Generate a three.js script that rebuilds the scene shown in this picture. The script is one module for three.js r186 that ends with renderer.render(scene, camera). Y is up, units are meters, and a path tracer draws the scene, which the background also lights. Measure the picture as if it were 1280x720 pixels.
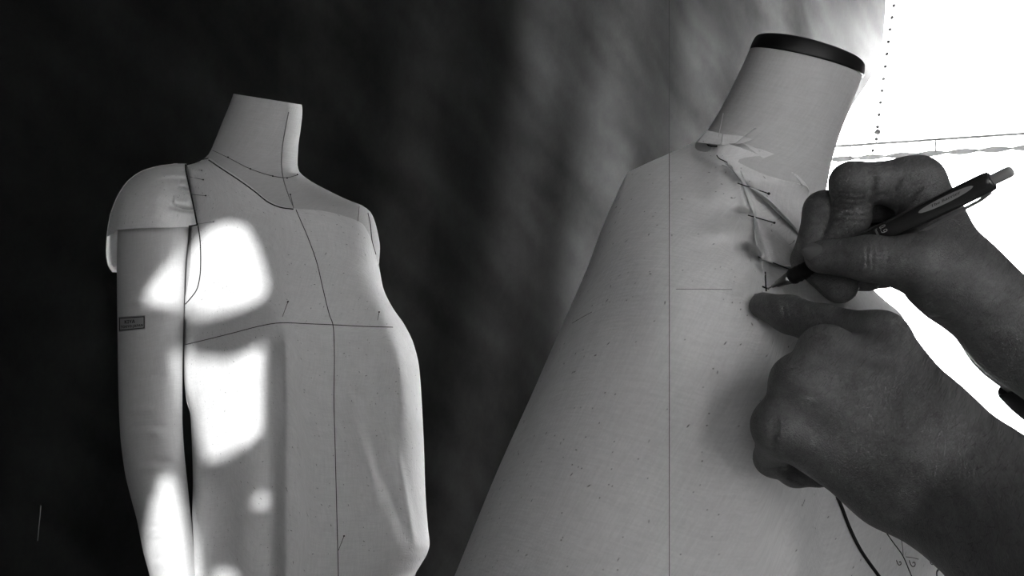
import * as THREE from 'three';
import { mergeGeometries } from 'three/addons/utils/BufferGeometryUtils.js';
import { RectAreaLightUniformsLib } from 'three/addons/lights/RectAreaLightUniformsLib.js';

// ------------------------------------------------------------------ camera, sky, sun, fill, exposure
const F = 900, EYE = 1.2;                                 // focal length in pixels of a 1280 x 720 picture, eye height
const scene = new THREE.Scene();
const camera = new THREE.PerspectiveCamera(2 * Math.atan(360 / F) * 180 / Math.PI, 1280 / 720, 0.02, 60);
camera.position.set(0, EYE, 0);
scene.background = new THREE.Color(1, 1, 1);              // a white overcast sky
scene.backgroundIntensity = 30;
const renderer = new THREE.WebGLRenderer({ antialias: true });
renderer.toneMapping = THREE.LinearToneMapping;
renderer.toneMappingExposure = 1;
renderer.shadowMap.enabled = true;
RectAreaLightUniformsLib.init();

const SUN_TOWARDS = new THREE.Vector3(0.30, 0.24, 0.9).normalize();
const sun = new THREE.DirectionalLight(0xffffff, 7);
sun.position.copy(SUN_TOWARDS).multiplyScalar(6).add(new THREE.Vector3(-0.4, 1.1, -1));
sun.target.position.set(-0.4, 1.1, -1);
sun.castShadow = true; sun.shadow.radius = 1.3;
sun.shadow.mapSize.set(2048, 2048);
Object.assign(sun.shadow.camera, { left: -2, right: 2, top: 2, bottom: -2, near: 0.5, far: 14 });
scene.add(sun, sun.target);

const REAR_Z = 1.2, FILL = { x: 1.62, y: 1.5, w: 2.0, h: 1.5 };
const fill = new THREE.RectAreaLight(0xffffff, 1.05, FILL.w, FILL.h);   // area light at an unseen rear window, placed to light the forms from the front right
fill.position.set(FILL.x, FILL.y, REAR_Z - 0.06);
fill.lookAt(FILL.x - 0.1, FILL.y - 0.1, 0);
scene.add(fill);
const FILL2 = { x: -0.24, y: 1.5, w: 0.5, h: 1.5 };
const fill2 = new THREE.RectAreaLight(0xffffff, 1.0, FILL2.w, FILL2.h);  // second one out of view, placed to brighten the right drape and soften hand shadows
fill2.position.set(FILL2.x, FILL2.y, REAR_Z - 0.06);
fill2.lookAt(FILL2.x, FILL2.y - 0.1, 0);
scene.add(fill2);

// ------------------------------------------------------------------ helpers
const V = (x, y, z) => new THREE.Vector3(x, y, z);
const at = (px, py, d) => V((px - 640) / F * d, EYE + (360 - py) / F * d, -d);
const clamp = (x, a, b) => Math.min(b, Math.max(a, x));
const sm = (a, b, x) => { const t = clamp((x - a) / (b - a), 0, 1); return t * t * (3 - 2 * t); };
const lerp = (a, b, t) => a + (b - a) * t;
function rng(seed) { let s = seed >>> 0; return () => { s = (s + 0x6d2b79f5) | 0; let t = Math.imul(s ^ (s >>> 15), 1 | s); t = (t + Math.imul(t ^ (t >>> 7), 61 | t)) ^ t; return ((t ^ (t >>> 14)) >>> 0) / 4294967296; }; }
// monotone table: [[y, value], ...]
function table(rows) {
  const n = rows.length, x = rows.map((r) => r[0]), y = rows.map((r) => r[1]), d = [], m = [];
  for (let i = 0; i < n - 1; i++) d.push((y[i + 1] - y[i]) / (x[i + 1] - x[i]));
  for (let i = 0; i < n; i++) m.push(i === 0 ? d[0] : i === n - 1 ? d[n - 2] : d[i - 1] * d[i] <= 0 ? 0 : 2 * d[i - 1] * d[i] / (d[i - 1] + d[i]));
  return (q) => {
    if (q <= x[0]) return y[0]; if (q >= x[n - 1]) return y[n - 1];
    let i = 0; while (q > x[i + 1]) i++;
    const h = x[i + 1] - x[i], t = (q - x[i]) / h, t2 = t * t, t3 = t2 * t;
    return (2 * t3 - 3 * t2 + 1) * y[i] + (t3 - 2 * t2 + t) * h * m[i] + (-2 * t3 + 3 * t2) * y[i + 1] + (t3 - t2) * h * m[i + 1];
  };
}
// nearest place on a polyline: distance, share of its length, signed side
function near(px, py, pts) {
  let best = 1e9, out = { d: 1e9, t: 0, side: 1 }, run = 0, total = 0;
  for (let i = 0; i < pts.length - 1; i++) total += Math.hypot(pts[i + 1][0] - pts[i][0], pts[i + 1][1] - pts[i][1]);
  for (let i = 0; i < pts.length - 1; i++) {
    const [ax, ay] = pts[i], bx = pts[i + 1][0] - ax, by = pts[i + 1][1] - ay, L = Math.hypot(bx, by);
    const h = clamp(((px - ax) * bx + (py - ay) * by) / (L * L), 0, 1), dx = px - ax - bx * h, dy = py - ay - by * h, d = Math.hypot(dx, dy);
    if (d < best) { best = d; out = { d, t: (run + L * h) / total, side: Math.sign(bx * dy - by * dx) || 1 }; }
    run += L;
  }
  return out;
}
const ridge = (px, py, pts, w, amp, f0 = 0.2, f1 = 0.2) => {
  const n = near(px, py, pts); if (n.d > w * 3.2) return 0;
  return amp * Math.exp(-((n.d / w) ** 2)) * sm(0, f0 || 1e-6, n.t + (f0 ? 0 : 1)) * sm(0, f1 || 1e-6, 1 - n.t + (f1 ? 0 : 1));
};
const bump = (px, py, cx, cy, rx, ry, amp) => amp * Math.exp(-(((px - cx) / rx) ** 2) - (((py - cy) / ry) ** 2));

function gridPositions(nu, nv, fn) {
  const P = [];
  for (let j = 0; j <= nv; j++) for (let i = 0; i <= nu; i++) P.push(fn(i / nu, j / nv));
  return P;
}
function gridUV(P, nu, nv) {                              // lengths along the sheet in metres
  const uv = new Float32Array(P.length * 2), W = nu + 1;
  for (let j = 0; j <= nv; j++) for (let i = 0; i <= nu; i++) {
    const k = j * W + i;
    uv[2 * k] = i ? uv[2 * (k - 1)] + P[k].distanceTo(P[k - 1]) : 0;
    uv[2 * k + 1] = j ? uv[2 * (k - W) + 1] + P[k].distanceTo(P[k - W]) : 0;
  }
  return uv;
}
function indexed(P, uv, index) {
  const g = new THREE.BufferGeometry(), a = new Float32Array(P.length * 3);
  P.forEach((p, k) => { a[3 * k] = p.x; a[3 * k + 1] = p.y; a[3 * k + 2] = p.z; });
  g.setAttribute('position', new THREE.BufferAttribute(a, 3));
  g.setAttribute('uv', new THREE.BufferAttribute(uv, 2));
  g.setIndex(index); g.computeVertexNormals();
  return g;
}
function gridGeo(nu, nv, fn) {
  const P = gridPositions(nu, nv, fn), W = nu + 1, ix = [];
  for (let j = 0; j < nv; j++) for (let i = 0; i < nu; i++) { const a = j * W + i; ix.push(a, a + W, a + 1, a + 1, a + W, a + W + 1); }
  return indexed(P, gridUV(P, nu, nv), ix);
}
function shell(nu, nv, fn, th) {                          // a sheet of cloth with thickness th and closed rims
  const g = gridGeo(nu, nv, fn), W = nu + 1, N = W * (nv + 1), p = g.attributes.position, n = g.attributes.normal, q = [], uv = new Float32Array(N * 4);
  for (let k = 0; k < N; k++) q.push(V(p.getX(k), p.getY(k), p.getZ(k)));
  for (let k = 0; k < N; k++) q.push(q[k].clone().addScaledVector(V(n.getX(k), n.getY(k), n.getZ(k)), -th));
  uv.set(g.attributes.uv.array); uv.set(g.attributes.uv.array, N * 2);
  const ix = [...g.index.array], m = ix.length;
  for (let k = 0; k < m; k += 3) ix.push(ix[k] + N, ix[k + 2] + N, ix[k + 1] + N);
  const front = indexed(q, uv, ix), rim = [], rimUV = [], rx = [];
  const edge = (a, b) => { const o = rim.length; rim.push(q[a], q[b], q[a + N], q[b + N]); for (const k of [a, b, a, b]) rimUV.push(uv[2 * k], uv[2 * k + 1]); rx.push(o, o + 1, o + 2, o + 1, o + 3, o + 2); };
  for (let i = 0; i < nu; i++) { edge(i + 1, i); edge(nv * W + i, nv * W + i + 1); }
  for (let j = 0; j < nv; j++) { edge(j * W, (j + 1) * W); edge((j + 1) * W + nu, j * W + nu); }
  return mergeGeometries([front, indexed(rim, new Float32Array(rimUV), rx)]);
}
function spline(pts, step = 3) {                          // smooth 2-D curve through pixel points
  const c = new THREE.CatmullRomCurve3(pts.map((p) => V(p[0], p[1], p[2] ?? 0)), false, 'centripetal');
  return c.getPoints(Math.max(4, Math.round(c.getLength() / step)));
}
function tube(points, r, sides = 6) {
  const c = new THREE.CatmullRomCurve3(points, false, 'centripetal');
  return new THREE.TubeGeometry(c, Math.max(2, points.length * 2), r, sides, false);
}
const used = new Map();
function numbered(name) { const n = used.get(name) ?? 0; used.set(name, n + 1); return n ? name + '_' + String(n).padStart(3, '0') : name; }
function lit(m) { m.castShadow = m.receiveShadow = true; return m; }
function part(name, geo, mat, parent) { const m = lit(new THREE.Mesh(geo, mat)); m.name = name; parent.add(m); return m; }
function thing(name, label, category, pos = V(0, 0, 0), group) {
  const o = new THREE.Group(); o.name = numbered(name); o.position.copy(pos);
  o.userData = { label, category }; if (group) o.userData.group = group;
  scene.add(o); return o;
}
function single(name, geo, mat, label, category, group) {
  const m = lit(new THREE.Mesh(geo, mat)); m.name = numbered(name); m.userData = { label, category }; if (group) m.userData.group = group;
  scene.add(m); return m;
}
function struct(name, geo, mat, parent) { const m = lit(new THREE.Mesh(geo, mat)); m.name = name; if (!parent) m.userData.kind = 'structure'; (parent ?? scene).add(m); return m; }
const local = (geo, o) => geo.translate(-o.position.x, -o.position.y, -o.position.z);

// ------------------------------------------------------------------ textures and materials (a black and white picture: all greys)
function tileNoise(size, cells, seed, ax = 1, ay = 1) {  // tileable value noise, cells per side ax:ay
  const cx = Math.max(1, Math.round(cells * ax)), cy = Math.max(1, Math.round(cells * ay)), r = rng(seed), g = Float32Array.from({ length: cx * cy }, () => r());
  const out = new Float32Array(size * size);
  for (let y = 0; y < size; y++) for (let x = 0; x < size; x++) {
    const fx = x / size * cx, fy = y / size * cy, x0 = Math.floor(fx), y0 = Math.floor(fy), u = fx - x0, v = fy - y0, s = u * u * (3 - 2 * u), t = v * v * (3 - 2 * v);
    const a = g[(y0 % cy) * cx + x0 % cx], b = g[(y0 % cy) * cx + (x0 + 1) % cx], c = g[((y0 + 1) % cy) * cx + x0 % cx], d = g[((y0 + 1) % cy) * cx + (x0 + 1) % cx];
    out[y * size + x] = lerp(lerp(a, b, s), lerp(c, d, s), t);
  }
  return out;
}
function mix(...layers) { const o = new Float32Array(layers[0][0].length); for (const [a, w] of layers) for (let k = 0; k < o.length; k++) o[k] += (a[k] - 0.5) * w; return o; }
function greyTexture(size, values, metres, srgb = true) { // values 0..1
  const data = new Uint8Array(size * size * 4);
  for (let k = 0; k < size * size; k++) { const g = clamp(Math.round(values[k] * 255), 0, 255); data[4 * k] = data[4 * k + 1] = data[4 * k + 2] = g; data[4 * k + 3] = 255; }
  const t = new THREE.DataTexture(data, size, size); t.wrapS = t.wrapT = THREE.RepeatWrapping; t.magFilter = THREE.LinearFilter; t.minFilter = THREE.LinearMipmapLinearFilter; t.generateMipmaps = true;
  t.repeat.set(1 / metres, 1 / metres); if (srgb) t.colorSpace = THREE.SRGBColorSpace; t.needsUpdate = true; return t;
}
const S = 1024;
function weave(seed) {
  const o = mix([tileNoise(S, 340, seed, 1, 0.12), 0.5], [tileNoise(S, 340, seed + 1, 0.12, 1), 0.5], [tileNoise(S, 500, seed + 2), 0.4], [tileNoise(S, 30, seed + 3), 0.25]);
  return o;
}
function flecked(base, contrast, flecks, seed) {
  const w = weave(seed), r = rng(seed + 9), v = new Float32Array(S * S);
  for (let k = 0; k < v.length; k++) v[k] = base + w[k] * contrast;
  for (let n = 0; n < flecks; n++) {                      // seed husk in unbleached cotton
    const x = r() * S, y = r() * S, dark = 0.25 + r() * 0.5, long = r() < 0.25 ? 3 : 1.2, a = r() * 3.14;
    for (let j = -3; j <= 3; j++) for (let i = -3; i <= 3; i++) {
      const u = (i * Math.cos(a) + j * Math.sin(a)) / long, t = -i * Math.sin(a) + j * Math.cos(a), e = Math.exp(-(u * u + t * t) * 1.1), k = ((Math.floor(y) + j + S) % S) * S + (Math.floor(x) + i + S) % S;
      v[k] *= 1 - dark * e;
    }
  }
  return v;
}
const weaveBump = greyTexture(S, weave(5).map((x) => 0.5 + x * 0.6), 0.4, false);
const muslinMap = greyTexture(S, flecked(0.9, 0.06, 420, 11), 0.4);
const canvasMap = greyTexture(S, flecked(0.86, 0.05, 20, 31), 0.4);
const M = {};
const cloth = (map, color, bumpMap = weaveBump, bumpScale = 0.0003) => new THREE.MeshStandardMaterial({ color, map, bumpMap, bumpScale, roughness: 0.95, side: THREE.DoubleSide });
M.muslin = cloth(muslinMap, 0xffffff);
M.canvas = cloth(canvasMap, 0xe9e9e9);
const plain = (color, roughness = 0.6, metalness = 0) => new THREE.MeshStandardMaterial({ color, roughness, metalness });
M.ink = plain(0x1c1c1c, 0.9); M.pencil = plain(0x4a4a4a, 0.9); M.faint = plain(0x8a8a8a, 0.9); M.fold = plain(0xb4b4b4, 0.95);
M.steel = plain(0x8c8c8c, 0.3, 0.9); M.darkSteel = plain(0x2e2e2e, 0.4, 0.6); M.white = plain(0xdedede, 0.5); M.black = plain(0x101010, 0.45);
M.wood = plain(0x3a3a3a, 0.6); M.iron = plain(0x1a1a1a, 0.5, 0.5);
M.paint = plain(0x2a2a2a, 0.9); M.floor = plain(0x303030, 0.7); M.ceiling = plain(0x383838, 0.95);
// mottled backdrop wall: blotches and slanting streaks of dye, and the same as relief
{
  const n = 1024, a = tileNoise(n, 6, 71), b = tileNoise(n, 16, 72), c = tileNoise(n, 40, 73), d = tileNoise(n, 110, 74), e = tileNoise(n, 420, 75);
  const slant = (s) => { const o = new Float32Array(n * n); for (let y = 0; y < n; y++) for (let x = 0; x < n; x++) o[y * n + x] = s[y * n + (x - y + n) % n]; return o; };
  const dye = mix([a, 0.35], [slant(b), 0.5], [slant(c), 0.28], [d, 0.10], [e, 0.08]), t = greyTexture(n, dye.map((x) => 0.78 + x * 0.45), 1.2); t.repeat.set(1 / 1.7, 1 / 2.9);
  M.backdrop = new THREE.MeshPhysicalMaterial({ color: 0x7e7e7e, roughness: 1, map: t, transmission: 0.93, thickness: 0, specularIntensity: 0.2, side: THREE.DoubleSide });
}

// ------------------------------------------------------------------ the room
const EDGE = [1.43, -2.82], CORNER = [0.911, -3.125], RIGHT = [3.136, -2.22], BACKLEFT = [-2.6, -0.3696], SHEETLEFT = [-2.55, -0.40];
function wall(name, p0, p1, mat, holes = [], ext = 0.14) { // inner face from p0 to p1 (x, z), room on its left hand; holes are polygons of [s, y]
  const L = Math.hypot(p1[0] - p0[0], p1[1] - p0[1]), dx = (p1[0] - p0[0]) / L, dz = (p1[1] - p0[1]) / L;
  const s = new THREE.Shape([[-ext, -0.1], [L + ext, -0.1], [L + ext, 2.6], [-ext, 2.6]].map((p) => new THREE.Vector2(...p)));
  for (const h of holes) s.holes.push(new THREE.Path(h.map((p) => new THREE.Vector2(...p))));
  const g = new THREE.ExtrudeGeometry(s, { depth: 0.12, bevelEnabled: false });
  g.applyMatrix4(new THREE.Matrix4().makeBasis(V(dx, 0, dz), V(0, 1, 0), V(-dz, 0, dx)));
  g.translate(p0[0], 0, p0[1]);
  // extrusion must lie outside the room (centre about (0.2, 0, 0.5))
  const side = (-dz) * (0.2 - p0[0]) + dx * (0.5 - p0[1]);
  if (side > 0) g.translate(dz * 0.12, 0, -dx * 0.12);
  return struct(name, g, mat);
}
const rect = (a, b, c, d) => [[a, c], [b, c], [b, d], [a, d]];
const MEET = [EDGE[0] + (SHEETLEFT[0] - EDGE[0]) * 0.31 - 0.016, EDGE[1] + (SHEETLEFT[1] - EDGE[1]) * 0.31 - 0.030];
wall('unseen_wall_back', BACKLEFT, MEET, M.paint, [], 0.02);  // unseen, set close behind the backdrop to keep window light out
wall('unseen_wall_return', MEET, CORNER, M.paint, [], 0.02);  // unseen stub, placed to limit the window light that shines through the backdrop
const WIN = { s0: 0.12, s1: 1.2, y0: 0.5, y1: 2.35 };
wall('wall_window', CORNER, RIGHT, M.white, [rect(WIN.s0, WIN.s1, WIN.y0, WIN.y1)]);
wall('wall_right', RIGHT, [3.136, REAR_Z], M.paint);
wall('wall_left', [-2.6, REAR_Z], BACKLEFT, M.paint);
{
  const s = new THREE.Shape([[-2.75, -2.55], [3.3, -2.55], [3.3, 3.1], [-2.75, 3.1]].map((p) => new THREE.Vector2(...p)));
  const slab = () => new THREE.ExtrudeGeometry(s, { depth: 0.1, bevelEnabled: false }).rotateX(-Math.PI / 2);
  struct('floor', slab().translate(0, -0.1, 0), M.floor);
  struct('ceiling', slab().translate(0, 2.5, 0), M.ceiling);
}
// window_1: frame, pane; the roller blind and its chain hang before it
const wu = V((RIGHT[0] - CORNER[0]), 0, RIGHT[1] - CORNER[1]).normalize(), wn = V(-wu.z, 0, wu.x);   // wn points into the room
const onWall = (s, y, out) => V(CORNER[0], y, CORNER[1]).addScaledVector(wu, s).addScaledVector(wn, out);
const wallBasis = new THREE.Matrix4().makeBasis(wu, V(0, 1, 0), wn);
if (wn.z < 0) throw new Error('window normal');
const wallBox = (s0, s1, y0, y1, o0, o1) => new THREE.BoxGeometry(s1 - s0, y1 - y0, o1 - o0).applyMatrix4(wallBasis).translate(...onWall((s0 + s1) / 2, (y0 + y1) / 2, (o0 + o1) / 2).toArray());
{
  const w = new THREE.Group(); w.name = 'window_1'; w.userData.kind = 'structure'; scene.add(w);
  const { s0, s1, y0, y1 } = WIN, b = 0.035;
  struct('window_frame', mergeGeometries([wallBox(s0, s0 + b, y0, y1, -0.08, -0.03), wallBox(s1 - b, s1, y0, y1, -0.08, -0.03), wallBox(s0, s1, y0, y0 + b, -0.08, -0.03), wallBox(s0, s1, y1 - b, y1, -0.08, -0.03)]), M.white, w);
  struct('pane', wallBox(s0 + b, s1 - b, y0 + b, y1 - b, -0.056, -0.055), new THREE.MeshPhysicalMaterial({ color: 0xffffff, roughness: 0, transmission: 1, thickness: 0, ior: 1.3 }), w);
  struct('window_sill', wallBox(s0, s1 + 0.04, y0 - 0.04, y0, -0.03, 0.06), M.white, w);
}

// ------------------------------------------------------------------ depth of the forms: metres before the axis plane, for a picture point
const DL = 1.08, DR = 0.62;
const TL = table([[118, 294], [140, 286], [160, 277], [180, 268], [195, 260], [202, 250], [206, 240], [214, 232], [250, 229], [330, 230], [400, 229], [480, 231], [520, 238], [600, 241], [720, 235], [900, 225]]);
const TR = table([[118, 376], [131, 378], [155, 376], [180, 373], [205, 372], [214, 374], [224, 385], [238, 410], [250, 435], [258, 455], [268, 465], [290, 472], [310, 475], [330, 474], [345, 476], [360, 479], [385, 491], [405, 505], [430, 517], [460, 524], [500, 527], [560, 530], [620, 532], [660, 535], [680, 537], [692, 534], [706, 526], [722, 518], [760, 520], [900, 535]]);
const HL = table([[118, 0.050], [180, 0.050], [205, 0.055], [230, 0.066], [260, 0.080], [300, 0.095], [350, 0.112], [400, 0.122], [450, 0.122], [550, 0.112], [720, 0.122], [900, 0.125]]);
function baseL(x, y) {
  const l = TL(y), r = TR(y), c = (l + r) / 2, u = clamp(Math.abs(x - c) / ((r - l) / 2), 0, 1), e = lerp(2, 2.5, sm(200, 320, y));
  return HL(y) * Math.pow(1 - Math.pow(u, e), 0.56);
}
const bustL = (x, y) => bump(x, y, 352, 392, 52, y < 392 ? 75 : 60, 0.030) + bump(x, y, 488, 398, 36, y < 398 ? 70 : 60, 0.024);
const torsoL = (x, y) => baseL(x, y) * 0.97 - 0.003 - 0.012 * sm(400, 450, y) + (y > 250 ? bustL(x, y) : bustL(x, y) * sm(200, 250, y));
function muslinL(x, y) {
  let h = baseL(x, y) + 0.0025 + bustL(x, y);
  const edge = 1 - Math.pow(clamp(Math.abs(x - (TL(y) + TR(y)) / 2) / ((TR(y) - TL(y)) / 2), 0, 1), 4);
  // the shift hangs from the bust points: long soft folds below them
  const low = sm(400, 470, y);
  h += low * edge * (0.024 * Math.exp(-(((x - 358) / (x < 358 ? 9 : 34)) ** 2)) + 0.009 * Math.exp(-(((x - 300) / 22) ** 2)) - 0.008 * Math.exp(-(((x - 338) / 11) ** 2)));
  h += edge * ridge(x, y, [[408, 470], [430, 500], [455, 545], [466, 600], [468, 660]], 14, 0.011, 0.25, 0.3);
  h -= edge * ridge(x, y, [[425, 470], [452, 510], [474, 560], [482, 620]], 13, 0.011, 0.2, 0.3);
  h += edge * ridge(x, y, [[492, 545], [503, 600], [514, 650], [521, 690]], 5, 0.009, 0.25, 0.2);
  h -= edge * ridge(x, y, [[486, 420], [484, 480], [490, 560], [503, 640], [512, 690]], 11, 0.009, 0.2, 0.3);
  h += edge * ridge(x, y, [[492, 410], [505, 470], [515, 540]], 12, 0.007, 0.2, 0.3);
  h += edge * ridge(x, y, [[395, 430], [398, 540], [402, 680]], 16, 0.005, 0.3, 0.3);
  h += edge * ridge(x, y, [[400, 576], [425, 573], [450, 571]], 3, 0.0018, 0.3, 0.3);
  h += ridge(x, y, [[262, 345], [285, 355], [310, 372]], 7, 0.003, 0.3, 0.3) - ridge(x, y, [[256, 352], [278, 362], [296, 378]], 6, 0.003, 0.3, 0.3);
  h += ridge(x, y, [[236, 212], [256, 216]], 3, 0.002) + ridge(x, y, [[236, 390], [250, 383], [268, 380]], 4, 0.002);
  return h;
}
const onL = (x, y, lift = 0) => at(x, y, DL - muslinL(x, y) - lift);

// ------------------------------------------------------------------ left dress form
const formL = thing('dress_form', 'pale canvas dress form on the left with bare slanted neck and padded arm', 'dress form', V(at(370, 360, DL).x, 0, -DL));
{
  const rows = 150, cols = 96;
  const tilt = (y) => 0.16 * (1 - sm(125, 215, y));
  const P = (a, yy) => {
    const l = TL(yy), r = TR(yy) - (yy > 330 ? 4 : 0), c = (l + r) / 2, w = (r - l) / 2, x = c + w * Math.sin(a), y = yy + tilt(yy) * (x - c) * (yy < 215 ? 1 : 0);
    const cs = Math.cos(a); let d;
    if (cs >= 0) d = DL - (Math.abs(x - c) >= w - 1e-6 ? 0 : torsoL(x, yy)) - 0.0;
    else d = DL + HL(yy) * 0.85 * Math.pow(-cs, 1.1);
    return at(x, y, d);
  };
  const y0 = 124, body = gridGeo(cols, rows, (u, v) => P(-Math.PI + 2 * Math.PI * u, lerp(y0, 860, Math.pow(v, 1.25))));
  // closed flat top of the neck
  const rim = [], c = V(0, 0, 0); for (let i = 0; i < cols; i++) { const p = P(-Math.PI + 2 * Math.PI * i / cols, y0); rim.push(p); c.addScaledVector(p, 1 / cols); }
  const top = indexed([c, ...rim], new Float32Array((cols + 1) * 2), rim.flatMap((_, i) => [0, i + 1, (i + 1) % cols + 1]));
  part('torso', local(mergeGeometries([body, top]), formL), M.canvas, formL);
  // lines sewn on the torso
  const line = (name, pts, r, mat, lift = 0.0006) => part(name, local(tube(spline(pts).map((p) => at(p.x, p.y, DL - torsoL(p.x, p.y - 0) - lift)), r, 5), formL), mat, formL);
  line('center_seam', [[361, 140], [357, 160], [353, 185], [352, 205], [354, 222], [360, 242], [366, 257]], 0.0007, M.faint, 0.002);
  line('neck_seam', [[264, 187], [285, 197], [313, 211], [341, 220], [358, 222], [371, 219]], 0.0004, M.pencil, 0.002);
  line('armhole_seam', [[449, 258], [448, 270], [447, 280]], 0.0004, M.pencil);
  line('armhole_seam', [[460, 266], [463, 280], [465, 300], [470, 318]], 0.0005, M.pencil);
  for (const [x, y] of [[285, 196.5], [313, 211], [341, 220], [359, 222.5], [372, 218]]) part('pin_head', local(new THREE.SphereGeometry(0.0011, 10, 8).translate(...at(x, y, DL - torsoL(Math.min(x, 371), y) - 0.0025).toArray()), formL), M.ink, formL);
  // padded arm
  const AL = table([[225, 152], [260, 148], [287, 147], [330, 146], [430, 147], [490, 148], [540, 150], [590, 156], [620, 163], [650, 171], [690, 179], [720, 187], [780, 198], [860, 216]]);
  const AR = table([[225, 236], [287, 236], [330, 232], [380, 230], [480, 228], [520, 228], [560, 230], [610, 235], [660, 240], [720, 245], [780, 252], [860, 262]]);
  const armH = (x, y) => {
    const l = AL(y), r = AR(y), c = (l + r) / 2, w = (r - l) / 2, u = clamp((x - c) / w, -1, 1);
    let h = 0.05 * Math.sqrt(1 - u * u); const e = 1 - u * u;
    for (const [yy, x0, x1, a] of [[378, 148, 190, 0.004], [386, 149, 178, -0.005], [512, 148, 200, 0.0035], [521, 149, 190, -0.003], [533, 150, 222, -0.004], [541, 150, 215, 0.004], [578, 156, 228, -0.004], [586, 156, 230, 0.0042], [618, 164, 200, -0.003], [661, 174, 214, -0.006], [669, 176, 220, 0.006], [700, 184, 225, -0.004], [707, 186, 225, 0.003], [440, 150, 180, 0.001], [470, 160, 225, -0.001]]) h += e * ridge(x, y, [[x0, yy + 2], [(x0 + x1) / 2, yy - 1], [x1, yy]], 3.5, a, 0.3, 0.4);
    return h;
  };
  const DA = DL - 0.03;
  const arm = gridGeo(72, 190, (u, v) => { const a = -Math.PI + 2 * Math.PI * u, y = lerp(249, 850, v), l = AL(y), r = AR(y), x = (l + r) / 2 + (r - l) / 2 * Math.sin(a), k = Math.min(1, Math.sqrt(Math.max(0, 1 - Math.pow((y - 820) / 30, 2) * (y > 820 ? 1 : 0)) + 1e-4), Math.sqrt(Math.max(0, 1 - Math.pow((270 - y) / 21.2, 2) * (y < 270 ? 1 : 0)) + 1e-4)); const xx = lerp((l + r) / 2, x, k); return at(xx, y, DA - (Math.cos(a) >= 0 ? armH(x, y) : 0.05 * Math.cos(a)) * k); });
  const armMesh = part('padded_arm', local(arm, formL), M.canvas, formL);
  formL.userData.armH = undefined;
  // woven maker's tag on the arm, printed
  const c2 = document.createElement('canvas'); c2.width = 288; c2.height = 160; const x2 = c2.getContext('2d');
  x2.fillStyle = '#8e8e8e'; x2.fillRect(0, 0, 288, 160); x2.strokeStyle = '#161616'; x2.lineWidth = 10; x2.strokeRect(10, 16, 266, 128);
  x2.fillStyle = '#0c0c0c'; x2.textAlign = 'center'; x2.font = 'bold 52px sans-serif'; x2.fillText('KIYA', 118, 78); x2.font = 'bold 37px sans-serif'; x2.fillText('TOKYO-JAPAN', 144, 124, 250);
  const tex = new THREE.CanvasTexture(c2); tex.colorSpace = THREE.SRGBColorSpace;
  const tag = gridGeo(24, 6, (u, v) => { const x = lerp(148.3, 181.5, u), y = lerp(lerp(396, 394, u), lerp(415, 411.5, u), v); return at(x, y, DA - armH(x, y) - 0.0012); });
  const uvA = tag.attributes.uv; for (let j = 0; j <= 6; j++) for (let i = 0; i <= 24; i++) uvA.setXY(j * 25 + i, i / 24, 1 - j / 6);
  const tagMesh = part('maker_tag', local(tag, formL), new THREE.MeshStandardMaterial({ map: tex, roughness: 0.9, side: THREE.DoubleSide }), armMesh);
  tagMesh.userData.label = 'small printed cloth tag';
  // stand below the picture
  const bx = formL.position.x;
  part('stand_pole', local(new THREE.CylinderGeometry(0.014, 0.014, 0.7, 20).translate(bx, 0.39, -DL), formL), M.iron, formL);
  part('stand_base', local(new THREE.LatheGeometry([[0, 0], [0.19, 0], [0.19, 0.012], [0.05, 0.03], [0.02, 0.06], [0, 0.06]].map((p) => new THREE.Vector2(...p)), 40).translate(bx, 0, -DL), formL), M.iron, formL);
  var ARM = { AL, AR, armH, DA };
}

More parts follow.
